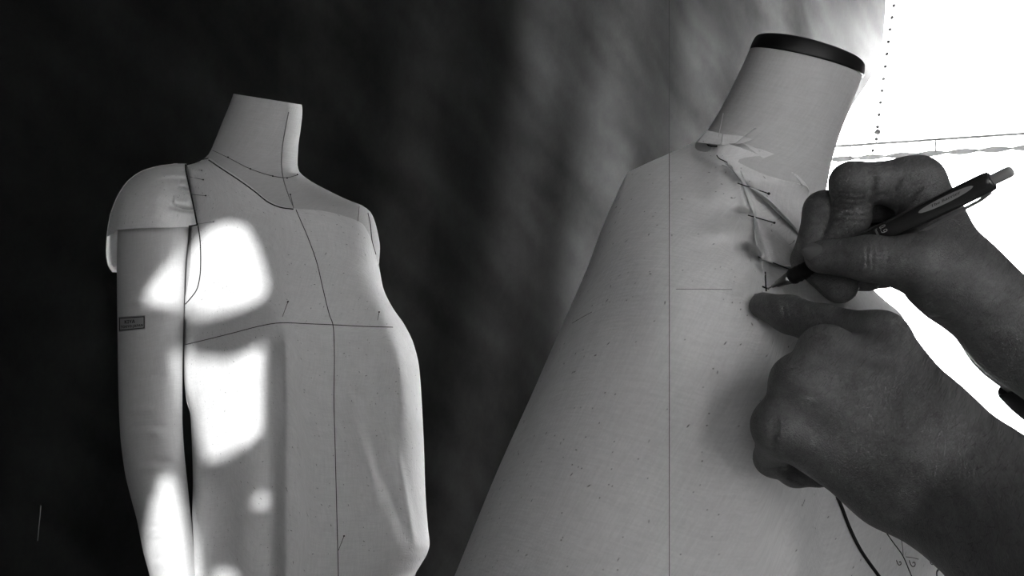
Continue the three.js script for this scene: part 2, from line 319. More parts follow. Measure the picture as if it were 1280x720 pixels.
// ------------------------------------------------------------------ left muslin toile
const toile = thing('muslin_bodice', 'white flecked muslin bodice with a short gathered sleeve on the left dress form', 'garment', V(at(370, 360, DL).x, 0.5, -DL));
{
  const { AL, AR } = ARM;
  const xl = table([[196, 234], [206, 234], [215, 236], [240, 240], [262, 243], [283, 240], [330, 238], [365, 233], [380, 228], [470, 230], [500, 233], [520, 238], [610, 241], [720, 236], [900, 226]]);
  const xr = (y) => TR(y);
  const yt = table([[234, 206], [248, 201.5], [260, 197.5], [275, 207], [300, 223], [318, 236], [335, 250], [350, 257], [367, 260.5], [400, 263], [430, 270], [452, 279], [460, 290], [467, 310], [473, 332], [480, 360]]);
  const P = (s, t, lift = 0) => {
    let y = 250, x;
    for (let k = 0; k < 14; k++) { x = lerp(xl(y), xr(y), s); y = lerp(y, yt(x), 0.7); }
    const y0 = y; y = lerp(y0, 880, Math.pow(t, 1.15)); x = lerp(xl(y), xr(y), s);
    return at(x, y, DL - muslinL(x, y) - lift);
  };
  part('front_panel', local(shell(170, 230, (u, v) => P(1 - (1 - Math.sin(u * Math.PI - Math.PI / 2)) / 2 * 0.55 - (1 - u) * 0.45, v), 0.0009), toile), M.muslin, toile);
  part('back_panel', local(shell(60, 60, (u, v) => { const a = Math.PI / 2 + Math.PI * u, y = lerp(330, 880, v), l = TL(y), r = TR(y); return at((l + r) / 2 + (r - l) / 2 * Math.sin(a), y, DL - HL(y) * 0.9 * Math.cos(a) + 0.004); }, 0.0009), toile), M.muslin, toile);
  const line = (name, pts, r, mat, lift = 0.0004) => part(name, local(tube(spline(pts).map((p) => onL(p.x, p.y, lift)), r, 5), toile), mat, toile);
  line('neckline_tape', [[261, 200], [275, 209.5], [300, 226], [318, 239], [335, 252.5], [350, 259], [367, 261.5]], 0.0009, M.ink);
  line('center_line', [[370, 262], [376, 276], [385, 297], [396, 328], [404, 362], [412, 394], [416, 405], [418, 440], [417.5, 500], [419, 560], [421, 640], [423, 720], [424, 780]], 0.00055, M.ink);
  line('bust_line', [[231, 431], [260, 424], [290, 416.5], [325, 407.5], [345, 404], [360, 403.5], [380, 404.5], [416, 406], [455, 408], [491, 409]], 0.00055, M.ink);
  line('armhole_tape', [[247, 279], [250, 298], [251, 325], [250, 346], [246, 362], [239, 372], [232, 380]], 0.0010, M.ink);
  line('shoulder_tape', [[233, 206], [243, 203.5], [252, 200], [261, 198]], 0.0009, M.ink);
  line('thread_and_shade_line', [[220, 205], [224, 210], [229, 216]], 0.0007, M.ink, 0.002);
  line('thread_and_shade_line', [[235, 228], [238, 238], [237, 244]], 0.0004, M.ink, 0.001);
  line('thread_and_shade_line', [[238, 256], [241, 262], [245, 268]], 0.0004, M.ink, 0.001);
  line('loose_end', [[204, 428], [209, 430.5], [212, 433]], 0.0003, M.pencil, 0.02);
  // sleeve: cap from the armhole, front hem across the arm, back hem hanging lower
  const sl = table([[205, 222], [207, 203], [210, 190], [214, 178], [220, 168], [228, 159], [236, 153], [246, 147], [258, 142], [270, 138], [295, 134], [315, 133], [330, 135], [342, 142]]);
  const sr = table([[205, 233], [215, 234], [226, 236], [240, 239], [258, 243], [279, 247], [287, 248], [342, 236]]);
  const sleeveH = (x, y) => {
    const l = sl(y), r = sr(y), top = sm(203, 250, y), armside = Math.sqrt(clamp((x - l) / 60, 0, 1) * (2 - clamp((x - l) / 60, 0, 1)));
    let h = lerp(0.03, 0.088, Math.sqrt(top)) * armside;
    h = lerp(h, Math.min(h, Math.max(baseL(Math.max(x, 232), y) + 0.006, h * 0.68)), sm(r - 52, r, x));
    { const c = (AL(Math.max(y, 225)) + AR(Math.max(y, 225))) / 2, w = 47, q = Math.abs(x - c) / w, need = (0.024 + 0.056 * Math.sqrt(Math.max(0, 1 - q * q))) * sm(222, 268, y) * sm(0, 12, x - l); h = lerp(h, 0.5 * (h + need + Math.hypot(h - need, 0.014)) - 0.002, sm(0, 14, x - l)); }
    h += ridge(x, y, [[246, 239], [234, 239], [220, 234]], 2.4, -0.016, 0, 0.4) + ridge(x, y, [[222, 229], [236, 232]], 5, 0.004) + ridge(x, y, [[246, 263], [228, 261], [210, 256]], 2.4, -0.016, 0, 0.5) + ridge(x, y, [[215, 250], [238, 254]], 5, 0.004);
    h += ridge(x, y, [[196, 220], [215, 219], [240, 221]], 3, 0.002) - ridge(x, y, [[196, 225], [218, 223], [240, 224]], 3, 0.002);
    h += bump(x, y, 192, 240, 14, 12, 0.003) - ridge(x, y, [[180, 246], [192, 236], [205, 228]], 7, 0.003) - ridge(x, y, [[151, 238], [146, 255], [141, 275], [138, 292]], 5, 0.010, 0.2, 0);
    return h;
  };
  const hem = table([[133, 296], [142, 291], [148, 286.5], [165, 285], [185, 284], [215, 283.5], [240, 282], [248, 281]]);
  const SF = (s, t) => { let y = 204.5 + t * 80, x = lerp(sl(y), sr(y), s); for (let k = 0; k < 4; k++) { y = lerp(204.5, hem(x), t); x = lerp(sl(y), sr(y), s); } return at(x, y, DL - 0.005 - sleeveH(x, y)); };
  const sf = shell(90, 60, (u, v) => SF(u, v), 0.001);
  const sb = shell(30, 60, (u, v) => { const y = lerp(205, lerp(340, 342, u), v), x = lerp(sl(y), 214, u * 0.999); return at(x, y, DL - 0.003 + 0.07 * Math.sqrt(u * (2 - u)) * sm(203, 235, y)); }, 0.001);
  const hemline = tube(spline([[148, 286.8], [165, 285.4], [185, 284.6], [215, 284], [240, 282.6], [247, 281.8]]).map((p) => at(p.x, p.y, DL - 0.005 - sleeveH(p.x, p.y) + 0.0004)), 0.0007, 5);
  part('sleeve', local(mergeGeometries([sf, sb]), toile), M.muslin, toile);
  part('sleeve_hem', local(hemline, toile), M.muslin, toile);
  part('armhole_tape', local(tube(spline([[232, 206], [232.5, 214], [235, 226], [238, 240], [242, 258], [246.5, 281]]).map((p) => at(p.x, p.y, DL - 0.0065 - sleeveH(p.x, p.y))), 0.0012, 5), toile), M.ink, toile);
  part('sleeve_hem_tape', local(tube([[236, 283], [242, 282], [247, 281]].map((p) => at(p[0], p[1], DL - 0.008 - sleeveH(p[0], p[1]))), 0.0011, 5), toile), M.ink, toile);
}

// ------------------------------------------------------------------ pins
function pin(a, b, mat, label, group, r = 0.0004, head = 0.0011) {     // from point a to head b
  const o = thing('dressmaking_pin', label, 'pin', a, group), d = b.clone().sub(a), q = new THREE.Quaternion().setFromUnitVectors(V(0, 1, 0), d.clone().normalize()), L = d.length();
  part('shaft', new THREE.CylinderGeometry(r, r * 0.8, L, 8).translate(0, L / 2, 0).applyQuaternion(q), mat, o);
  part('head', new THREE.SphereGeometry(head, 12, 8).translate(0, L, 0).applyQuaternion(q), mat, o);
  return o;
}
const pinL = (x0, y0, x1, y1, mat, label, l0 = 0.0005, l1 = 0.003) => pin(onL(x0, y0, l0), onL(x1, y1, l1), mat, label, 'pins in the left bodice');
pinL(233, 209.5, 252, 213, M.steel, 'pale pin topmost across the left bodice shoulder seam, nearest the neck');
pinL(237, 221, 254, 224.6, M.darkSteel, 'second pin down the left bodice armhole seam, slightly slanted');
pinL(239, 243, 257, 244.5, M.darkSteel, 'dark level pin midway down the left sleeve seam');
pinL(248, 280, 267, 277, M.steel, 'pale pin at the bottom corner of the left sleeve seam');
pinL(367, 260, 363, 243, M.darkSteel, 'upright pin at the centre front neckline of left bodice');
pinL(353, 396, 360, 377, M.darkSteel, 'slanted pin above the bust line at the left bust point');
pinL(472, 400, 474, 390, M.darkSteel, 'short pin above the right end of the bust line');
pinL(423, 688, 430, 670, M.darkSteel, 'slanted pin low on the centre front line of left bodice');

// ------------------------------------------------------------------ right dress form
const formR = thing('dress_form', 'pale dress form leaning right in the foreground with black capped neck', 'dress form', V(at(940, 360, DR).x, 0, -DR));
const neckR = (() => {
  const nl = [[938, 60], [921, 97], [901, 136], [884, 163], [866, 185], [866, 225]], nr = [[1078.5, 94], [1064, 132], [1050, 167], [1039, 205], [1031, 243], [1016, 275]];
  const cl = new THREE.CatmullRomCurve3(nl.map((p) => V(p[0], p[1], 0))), cr = new THREE.CatmullRomCurve3(nr.map((p) => V(p[0], p[1], 0)));
  return (a, t) => { const L = cl.getPoint(t), R = cr.getPoint(t), mx = (L.x + R.x) / 2, my = (L.y + R.y) / 2, dx = R.x - L.x, dy = R.y - L.y, l = Math.hypot(dx, dy), q = lerp(10, 6, t) * Math.cos(a), hx = l / 2 / F * DR;
    return at(mx + dx / 2 * Math.sin(a) + dy / l * q, my + dy / 2 * Math.sin(a) - dx / l * q, DR - hx * Math.cos(a)); };
})();
{
  part('neck', local(gridGeo(96, 40, (u, v) => neckR(-Math.PI + 2 * Math.PI * u, v)), formR), M.canvas, formR);
  // black cap on the neck
  const A = [[937, 61.5], [944.5, 45.5]], B = [[1079.5, 95.5], [1081.5, 81]];
  const ring = (a, k, grow = 0) => { const L = A[0].map((x, i) => lerp(x, A[1][i], k)), R = B[0].map((x, i) => lerp(x, B[1][i], k)), mx = (L[0] + R[0]) / 2, my = (L[1] + R[1]) / 2, dx = R[0] - L[0], dy = R[1] - L[1], l = Math.hypot(dx, dy), q = lerp(9.5, 15, k) * Math.cos(a); const g = 1 - grow; return at(mx + g * (dx / 2 * Math.sin(a) + dy / l * q), my + g * (dy / 2 * Math.sin(a) - dx / l * q), DR - g * l / 2 / F * DR * Math.cos(a)); };
  const prof = [[0, 0.03], [0, 0], [0.15, -0.008], [0.5, -0.01], [0.85, -0.006], [0.97, 0.01], [1, 0.05], [1.01, 0.5], [1.01, 1]];
  part('neck_cap', local(gridGeo(96, prof.length - 1, (u, v) => { const k = prof[Math.round((1 - v) * (prof.length - 1))]; return ring(-Math.PI + 2 * Math.PI * u, k[0], k[1]); }), formR), M.black, formR);
  // shoulders and chest under the cloth
  const bl = table([[200, 868], [225, 835], [260, 805], [330, 765], [450, 735], [700, 725], [860, 740]]), br = table([[200, 1026], [240, 1030], [300, 1030], [450, 1060], [700, 1080], [860, 1060]]), bh = table([[200, 0.03], [300, 0.045], [380, 0.075], [520, 0.085], [860, 0.085]]);
  part('torso', local(gridGeo(64, 60, (u, v) => { const a = -Math.PI + 2 * Math.PI * u, y = lerp(235, 850, v), l = bl(y), r = br(y); return at((l + r) / 2 + (r - l) / 2 * Math.sin(a), y, DR + 0.02 - bh(y) * Math.cos(a)); }), formR), M.canvas, formR);
  const bx = formR.position.x;
  part('stand_pole', local(new THREE.CylinderGeometry(0.014, 0.014, 0.9, 20).translate(bx, 0.48, -DR - 0.02), formR), M.iron, formR);
  part('stand_base', local(new THREE.LatheGeometry([[0, 0], [0.19, 0], [0.19, 0.012], [0.05, 0.03], [0.02, 0.06], [0, 0.06]].map((p) => new THREE.Vector2(...p)), 40).translate(bx, 0, -DR - 0.02), formR), M.iron, formR);
}

// ------------------------------------------------------------------ right muslin drape
const RXL = table([[176, 868], [180, 858], [196, 826], [208, 800], [216, 785], [230, 777], [250, 768], [265, 761], [300, 747], [330, 736], [370, 719], [410, 701], [490, 666], [590, 621], [720, 568], [900, 494]]);
const RXR = table([[176, 900], [185, 930], [197, 960], [212, 990], [232, 1010], [260, 1014], [300, 1030], [345, 1075], [370, 1100], [395, 1128], [450, 1150], [550, 1172], [720, 1205], [900, 1240]]);
const RYT = table([[785, 216], [800, 208], [826, 196], [845, 187], [862, 180], [872, 177.5], [900, 176], [930, 184], [960, 198], [990, 217], [1010, 240]]);
const RH = table([[176, 0.035], [220, 0.075], [260, 0.095], [300, 0.112], [365, 0.138], [450, 0.150], [550, 0.158], [720, 0.172], [900, 0.18]]);
function drapeR(x, y) {
  const l = RXL(y), r = RXR(y), c = (l + r) / 2, w = (r - l) / 2, u = clamp(Math.abs(x - c) / w, 0, 1);
  const body = RH(y) * Math.pow(1 - Math.pow(u, 2.3), 0.52);
  const neck = 0.054 * Math.sqrt(clamp(1 - ((x - 952) / 90) ** 2, 0, 1));
  const dy = clamp((y - RYT(clamp(x, 785, 1010))) / 120, 0, 1), k = Math.sqrt(1 - (1 - dy) ** 2);
  let h = lerp(Math.min(neck + 0.004, 0.06) * (x > 862 ? 1 : 0) * sm(862, 900, x), body, k);
  h = Math.max(h, 0);
  { const q = clamp(1 - ((x - 946) / 84) ** 2, 0, 1), need = (0.056 * Math.sqrt(q) + 0.003) * (1 - sm(270, 310, y)); if (x > 880 && need > h) h = lerp(h, need, sm(880, 905, x)); }
  // sleeve cap crest, then the cloth drops behind the pinned seam
  h += ridge(x, y, [[862, 186], [880, 196], [902, 208], [918, 217], [924, 224]], 7, 0.0045, 0.25, 0.1);
  const seam = [[900, 190], [912, 206], [924, 222], [931, 246], [939, 270], [947, 300], [953, 325], [958, 352]], n = near(x, y, seam);
  const inside = sm(0, 0.15, n.t) * sm(0, 0.12, 1 - n.t);
  if (n.side < 0) h -= 0.012 * sm(0, 6, n.d) * inside * sm(222, 250, y) * (1 - sm(90, 130, n.d)); else h += 0.006 * Math.exp(-((n.d / 9) ** 2)) * inside;
  // pinched gathers at the pins with soft puffs between
  h += ridge(x, y, [[938, 268], [924, 266], [906, 266]], 4, -0.016, 0, 0.6) + ridge(x, y, [[949, 322], [934, 312], [916, 309]], 5.5, -0.022, 0, 0.6) + ridge(x, y, [[949, 328], [925, 345], [903, 375]], 15, -0.009, 0.1, 0.5);
  h += bump(x, y, 908, 291, 30, 13, 0.008) + bump(x, y, 896, 244, 34, 13, 0.006) + ridge(x, y, [[880, 278], [888, 290], [905, 296]], 6, 0.0015) + bump(x, y, 870, 350, 60, 50, 0.004);
  h -= ridge(x, y, [[905, 266], [880, 258], [850, 252]], 12, 0.003, 0.2, 0.5);
  // dimple under the pressing finger
  h += bump(x, y, 947, 384, 26, 16, -0.006) + ridge(x, y, [[800, 470], [830, 400], [850, 330]], 40, 0.003, 0.3, 0.3);
  return h;
}
const onR = (x, y, lift = 0) => at(x, y, DR - drapeR(x, y) - lift);
const drape = thing('muslin_drape', 'large flecked muslin panel pinned over the leaning right dress form', 'garment', V(at(900, 360, DR).x, 0.6, -DR));
{
  const P = (s, t) => { let y = 200, x; for (let k = 0; k < 18; k++) { x = lerp(RXL(y), RXR(y), s); y = lerp(y, RYT(clamp(x, 785, 1010)), 0.5); } y = lerp(y, 880, Math.pow(t, 1.3)); x = lerp(RXL(y), RXR(y), s); return onR(x, y); };
  part('front_panel', local(shell(240, 260, (u, v) => P(lerp(u, (1 - Math.cos(u * Math.PI)) / 2, 0.5), v), 0.0009), drape), M.muslin, drape);
  part('back_panel', local(shell(50, 60, (u, v) => { const a = Math.PI / 2 + Math.PI * u, y = lerp(250, 880, v), l = RXL(y), r = RXR(y); return at((l + r) / 2 + (r - l) / 2 * Math.sin(a), y, DR + 0.002 - RH(y) * 0.8 * Math.cos(a)); }, 0.0009), drape), M.muslin, drape);
  // ruled strips of cloth between two picture polylines, each with its lift before the panel
  const strip = (name, A, B, la, lb, bulge = 0, mat = M.muslin, nu = 26, nv = 10) => {
    const ca = spline(A.map((p) => [p[0], p[1], p[2] ?? la]), 1), cb = spline(B.map((p) => [p[0], p[1], p[2] ?? lb]), 1), pick = (c, t) => { const f = t * (c.length - 1), i = Math.min(c.length - 2, Math.floor(f)); return c[i].clone().lerp(c[i + 1], f - i); };
    return part(name, local(shell(nu, nv, (u, v) => { const a = pick(ca, u), b = pick(cb, u), m = a.lerp(b, v); return onR(m.x, m.y, m.z + bulge * Math.sin(Math.PI * v)); }, 0.0007), drape), mat, drape);
  };
  strip('yoke_flap', [[926, 213], [950, 217], [975, 224], [1000, 230.5], [1009, 234], [1012, 242]], [[934, 232], [955, 250], [975, 268], [990, 282], [1001, 293], [1006, 292]], 0.016, 0.008, 0.002);
  strip('folded_strip', [[938, 234], [950, 238], [966, 248], [982, 260], [1004, 280]], [[937, 235], [948, 241], [962, 251], [976, 264], [996, 286]], 0.0145, 0.0165, 0.0012, M.muslin, 26, 5);
  strip('seam_allowance', [[912, 206], [921, 215], [933, 230], [943, 245], [952, 268], [957, 285]], [[905, 203], [916, 214], [928, 230], [936, 250], [943, 270], [948, 290]], 0.012, 0.009, 0.001);
  strip('sleeve_facing', [[943, 268], [955, 281], [972, 290], [986, 305], [1001, 325]], [[946, 318], [954, 324], [968, 329], [985, 332], [1001, 330]], 0.012, 0.012, 0.004);
  // clipped neckline allowance standing against the neck
  const chip = (pts, d = 0.003) => { const s = pts.map((p) => { const u = clamp((p[0] - 948) / 90, -1, 1); return at(p[0], p[1], DR - 0.054 * Math.sqrt(1 - u * u) - (p[2] ?? d)); }); const g = gridGeo(6, 6, (u, v) => { const a = s[0].clone().lerp(s[1], u), b = s[3].clone().lerp(s[2], u); return a.lerp(b, v); }); part('clipped_allowance', local(g, drape), M.muslin, drape); };
  chip([[884, 163, 0.002], [903, 167, 0.003], [901, 181, 0.006], [872, 178, 0.006]]); chip([[904, 167.5, 0.003], [929, 170, 0.003], [926, 178, 0.005], [902, 181, 0.006]]); chip([[929, 171, 0.008], [943, 173.5, 0.010], [927, 179.5, 0.006], [919, 180, 0.005]]);
  chip([[928, 178.5, 0.003], [945, 184, 0.004], [968, 192.5, 0.005], [954, 198, 0.006]]); chip([[956, 190, 0.003], [972, 196, 0.004], [985, 203.5, 0.005], [978, 208, 0.006]]); chip([[980, 202, 0.002], [992, 209, 0.003], [1000, 220, 0.003], [990, 216, 0.006]]);
  const line = (name, pts, r, mat, lift = 0.0003) => part(name, local(tube(spline(pts).map((p) => onR(p.x, p.y, lift)), r, 5), drape), mat, drape);
  line('grain_line', [[845, 361.5], [880, 361.5], [915, 362]], 0.00018, M.pencil);
  line('grain_line', [[715, 404], [727, 397], [740, 390]], 0.00018, M.pencil);
  line('edge_cord', [[1046, 620], [1052, 634], [1062, 660], [1076, 688], [1100, 722], [1120, 748]], 0.0012, M.ink, 0.001);
  line('printed_stem', [[1104, 660], [1115, 676], [1128, 694], [1136, 712], [1141, 724]], 0.0004, M.ink);
  line('printed_stem', [[1126, 672], [1128, 682], [1129, 694]], 0.0002, M.pencil);
  line('printed_stem', [[1132, 696], [1140, 697], [1148, 699]], 0.00025, M.pencil);
  for (const [x, y, w] of [[1124, 703, 3.5], [1141, 704, 4.5], [1165, 703, 3], [1167, 694, 2.5]]) line('printed_curl', [[x - w, y - w * 0.8], [x - w * 0.6, y + w * 0.3], [x, y + w], [x + w * 0.7, y + w * 0.4], [x + w * 0.4, y - w * 0.3], [x - w * 0.1, y]], 0.0003, M.ink);
  line('printed_loop', [[1171, 722], [1171, 714], [1176, 711], [1182, 712], [1185, 718]], 0.0007, M.ink);
  line('thread_and_shade_line', [[874, 176.5], [880, 177], [886, 182], [896, 183]], 0.0006, M.ink, 0.003);  // dark stroke drawn for the shadow below the clipped neckline
  line('thread_and_shade_line', [[896, 194], [899, 198], [905, 201], [909, 203]], 0.0004, M.pencil, 0.003);
  line('thread_and_shade_line', [[903, 206], [908, 208], [913, 210]], 0.0004, M.white, 0.004);
  line('marked_dash', [[956, 303], [956.6, 310], [957, 317]], 0.0004, M.ink, 0.014);
  line('marked_line', [[956.5, 340], [957, 352], [957.8, 364]], 0.0005, M.ink, 0.001);
  line('marked_cross', [[953, 358], [956, 359.5], [961, 361]], 0.0006, M.ink, 0.001);
}
const pinR = (x0, y0, x1, y1, mat, label, l0, l1, r, head) => pin(onR(x0, y0, l0), onR(x1, y1, l1), mat, label, 'pins in the right drape', r, head);
pinR(898, 171, 904, 142, M.white, 'tall white pin standing at the right form neck base', 0.004, 0.012, 0.00035, 0.0005);
pinR(921, 178, 944, 160, M.white, 'leaning white pin right of the tall neck pin', 0.006, 0.02, 0.00035, 0.0008);
pinR(922, 229, 961, 242, M.darkSteel, 'topmost dark pin across the right drape seam', 0.006, 0.019, 0.00045, 0.0011);
pinR(935, 269, 968, 278.5, M.darkSteel, 'second dark pin across the gathered right drape seam', 0.009, 0.020, 0.0005, 0.0009);
pinR(948, 321, 990, 338, M.darkSteel, 'lowest dark pin across right drape seam, beside pen tip', 0.008, 0.016, 0.0005, 0.0009);

// ------------------------------------------------------------------ person: two forearms and hands as one skin
function meshField(field, lo, hi, cell) {                 // surface nets, then each vertex is drawn onto the surface
  const nx = Math.ceil((hi.x - lo.x) / cell) + 1, ny = Math.ceil((hi.y - lo.y) / cell) + 1, nz = Math.ceil((hi.z - lo.z) / cell) + 1, val = new Float32Array(nx * ny * nz);
  // coarse pass first: only cells near the surface are evaluated finely
  const B = 6;
  for (let k = 0; k < nz; k += B) for (let j = 0; j < ny; j += B) for (let i = 0; i < nx; i += B) {
    const c = field(lo.x + (i + B / 2 - 0.5) * cell, lo.y + (j + B / 2 - 0.5) * cell, lo.z + (k + B / 2 - 0.5) * cell), far = Math.abs(c) > B * cell * 1.3;
    for (let c2 = k; c2 < Math.min(k + B, nz); c2++) for (let b = j; b < Math.min(j + B, ny); b++) for (let a = i; a < Math.min(i + B, nx); a++) val[(c2 * ny + b) * nx + a] = far ? c : field(lo.x + a * cell, lo.y + b * cell, lo.z + c2 * cell);
  }
  const id = new Int32Array(nx * ny * nz).fill(-1), P = [], ix = [], at3 = (i, j, k) => (k * ny + j) * nx + i;
  for (let k = 0; k < nz - 1; k++) for (let j = 0; j < ny - 1; j++) for (let i = 0; i < nx - 1; i++) {
    let sx = 0, sy = 0, sz = 0, n = 0;
    const e = (a, b, c, d, f, g) => { const u = val[at3(i + a, j + b, k + c)], v = val[at3(i + d, j + f, k + g)]; if ((u < 0) !== (v < 0)) { const t = u / (u - v); sx += a + (d - a) * t; sy += b + (f - b) * t; sz += c + (g - c) * t; n++; } };
    e(0, 0, 0, 1, 0, 0); e(0, 1, 0, 1, 1, 0); e(0, 0, 1, 1, 0, 1); e(0, 1, 1, 1, 1, 1); e(0, 0, 0, 0, 1, 0); e(1, 0, 0, 1, 1, 0); e(0, 0, 1, 0, 1, 1); e(1, 0, 1, 1, 1, 1); e(0, 0, 0, 0, 0, 1); e(1, 0, 0, 1, 0, 1); e(0, 1, 0, 0, 1, 1); e(1, 1, 0, 1, 1, 1);
    if (n) { id[at3(i, j, k)] = P.length / 3; P.push(lo.x + (i + sx / n) * cell, lo.y + (j + sy / n) * cell, lo.z + (k + sz / n) * cell); }
  }
  const quad = (a, b, c, d, flip) => { if (a < 0 || b < 0 || c < 0 || d < 0) return; flip ? ix.push(a, c, b, a, d, c) : ix.push(a, b, c, a, c, d); };
  for (let k = 1; k < nz - 1; k++) for (let j = 1; j < ny - 1; j++) for (let i = 1; i < nx - 1; i++) {
    const v = val[at3(i, j, k)] < 0;
    if (v !== val[at3(i + 1, j, k)] < 0) quad(id[at3(i, j - 1, k - 1)], id[at3(i, j, k - 1)], id[at3(i, j, k)], id[at3(i, j - 1, k)], !v);
    if (v !== val[at3(i, j + 1, k)] < 0) quad(id[at3(i - 1, j, k - 1)], id[at3(i - 1, j, k)], id[at3(i, j, k)], id[at3(i, j, k - 1)], !v);
    if (v !== val[at3(i, j, k + 1)] < 0) quad(id[at3(i - 1, j - 1, k)], id[at3(i, j - 1, k)], id[at3(i, j, k)], id[at3(i - 1, j, k)], !v);
  }
  const pos = new Float32Array(P), nor = new Float32Array(P.length), uv = new Float32Array(P.length / 3 * 2), h = cell * 0.35;
  for (let v = 0; v < P.length; v += 3) {
    let gx, gy, gz;
    for (let s = 0; s < 2; s++) {
      const x = pos[v], y = pos[v + 1], z = pos[v + 2], d = field(x, y, z);
      gx = field(x + h, y, z) - field(x - h, y, z); gy = field(x, y + h, z) - field(x, y - h, z); gz = field(x, y, z + h) - field(x, y, z - h);
      const l = Math.hypot(gx, gy, gz) || 1; gx /= l; gy /= l; gz /= l;
      if (s === 0) { const m = clamp(d, -cell, cell) * 0.9; pos[v] -= gx * m; pos[v + 1] -= gy * m; pos[v + 2] -= gz * m; }
    }
    nor[v] = gx; nor[v + 1] = gy; nor[v + 2] = gz;
    uv[v / 3 * 2] = pos[v] * 0.8 + pos[v + 2] * 0.6; uv[v / 3 * 2 + 1] = pos[v + 1] + pos[v + 2] * 0.35;
  }
  const g = new THREE.BufferGeometry();
  g.setAttribute('position', new THREE.BufferAttribute(pos, 3)); g.setAttribute('normal', new THREE.BufferAttribute(nor, 3)); g.setAttribute('uv', new THREE.BufferAttribute(uv, 2)); g.setIndex(ix);
  return g;
}
const smin = (a, b, k) => { const h = Math.max(k - Math.abs(a - b), 0) / k; return Math.min(a, b) - h * h * k * 0.25; };
const J = (px, py, d, r) => ({ p: at(px, py, d), r });
const bone = (a, b) => { const d = b.p.clone().sub(a.p), l2 = d.lengthSq(); return { ax: a.p.x, ay: a.p.y, az: a.p.z, dx: d.x, dy: d.y, dz: d.z, l2, ra: a.r, rd: b.r - a.r }; };
const chain = (...j) => j.slice(1).map((b, i) => bone(j[i], b));
function dist(b, x, y, z) { const px = x - b.ax, py = y - b.ay, pz = z - b.az, h = clamp((px * b.dx + py * b.dy + pz * b.dz) / b.l2, 0, 1), qx = px - b.dx * h, qy = py - b.dy * h, qz = pz - b.dz * h; return Math.sqrt(qx * qx + qy * qy + qz * qz) - b.ra - b.rd * h; }
const bonesMin = (bs, x, y, z, k) => { let d = dist(bs[0], x, y, z); for (let i = 1; i < bs.length; i++) d = smin(d, dist(bs[i], x, y, z), k); return d; };
function handField({ palm, fingers, raised = [], creases = [], smooth = 0.016 }) {
  return (x, y, z) => {
    const p = bonesMin(palm, x, y, z, smooth);
    let d = p;
    for (const f of fingers) { const e = smin(p, bonesMin(f, x, y, z, 0.005), 0.010); d = d < e ? smin(d, e, 0.0016) : smin(e, d, 0.0016); }
    for (const r of raised) d = smin(d, dist(r.b, x, y, z), r.k);
    for (const c of creases) {                            // a groove along a short line on the skin
      const e = dist(c.b, x, y, z); if (e < c.w * 3) d += c.a * Math.exp(-((Math.max(e, 0) / c.w) ** 2));
    }
    return d;
  };
}
// creases are drawn as picture polylines and laid on the bare hand: found by walking from the eye to its skin
function creaseOn(field, list) {
  const eye = V(0, EYE, 0), out = [];
  for (const [pts, w = 0.0009, a = 0.0007] of list) {
    const hit = pts.map(([x, y]) => { const dir = at(x, y, 1).sub(eye).normalize(); let t = 0.2; for (let i = 0; i < 90; i++) { const d = field(dir.x * t, EYE + dir.y * t, dir.z * t); if (d < 2e-4) return { p: eye.clone().addScaledVector(dir, t), r: 0.0001 }; t += d * 0.8; if (t > 0.62) return null; } return null; });
    for (let i = 0; i + 1 < hit.length; i++) if (hit[i] && hit[i + 1] && hit[i].p.distanceTo(hit[i + 1].p) < 0.025) out.push({ b: bone(hit[i], hit[i + 1]), w, a });
  }
  return out;
}
const person = thing('person', 'bare forearms and hands, left index finger pressing the muslin, right hand gripping a pen', 'person', at(1150, 400, 0.4));
const box = (list) => { const lo = V(9, 9, 9), hi = V(-9, -9, -9); for (const b of list) { const m = Math.max(b.ra, b.ra + b.rd) + 0.012; for (const [x, y, z] of [[b.ax, b.ay, b.az], [b.ax + b.dx, b.ay + b.dy, b.az + b.dz]]) { lo.min(V(x - m, y - m, z - m)); hi.max(V(x + m, y + m, z + m)); } } return [lo, hi]; };
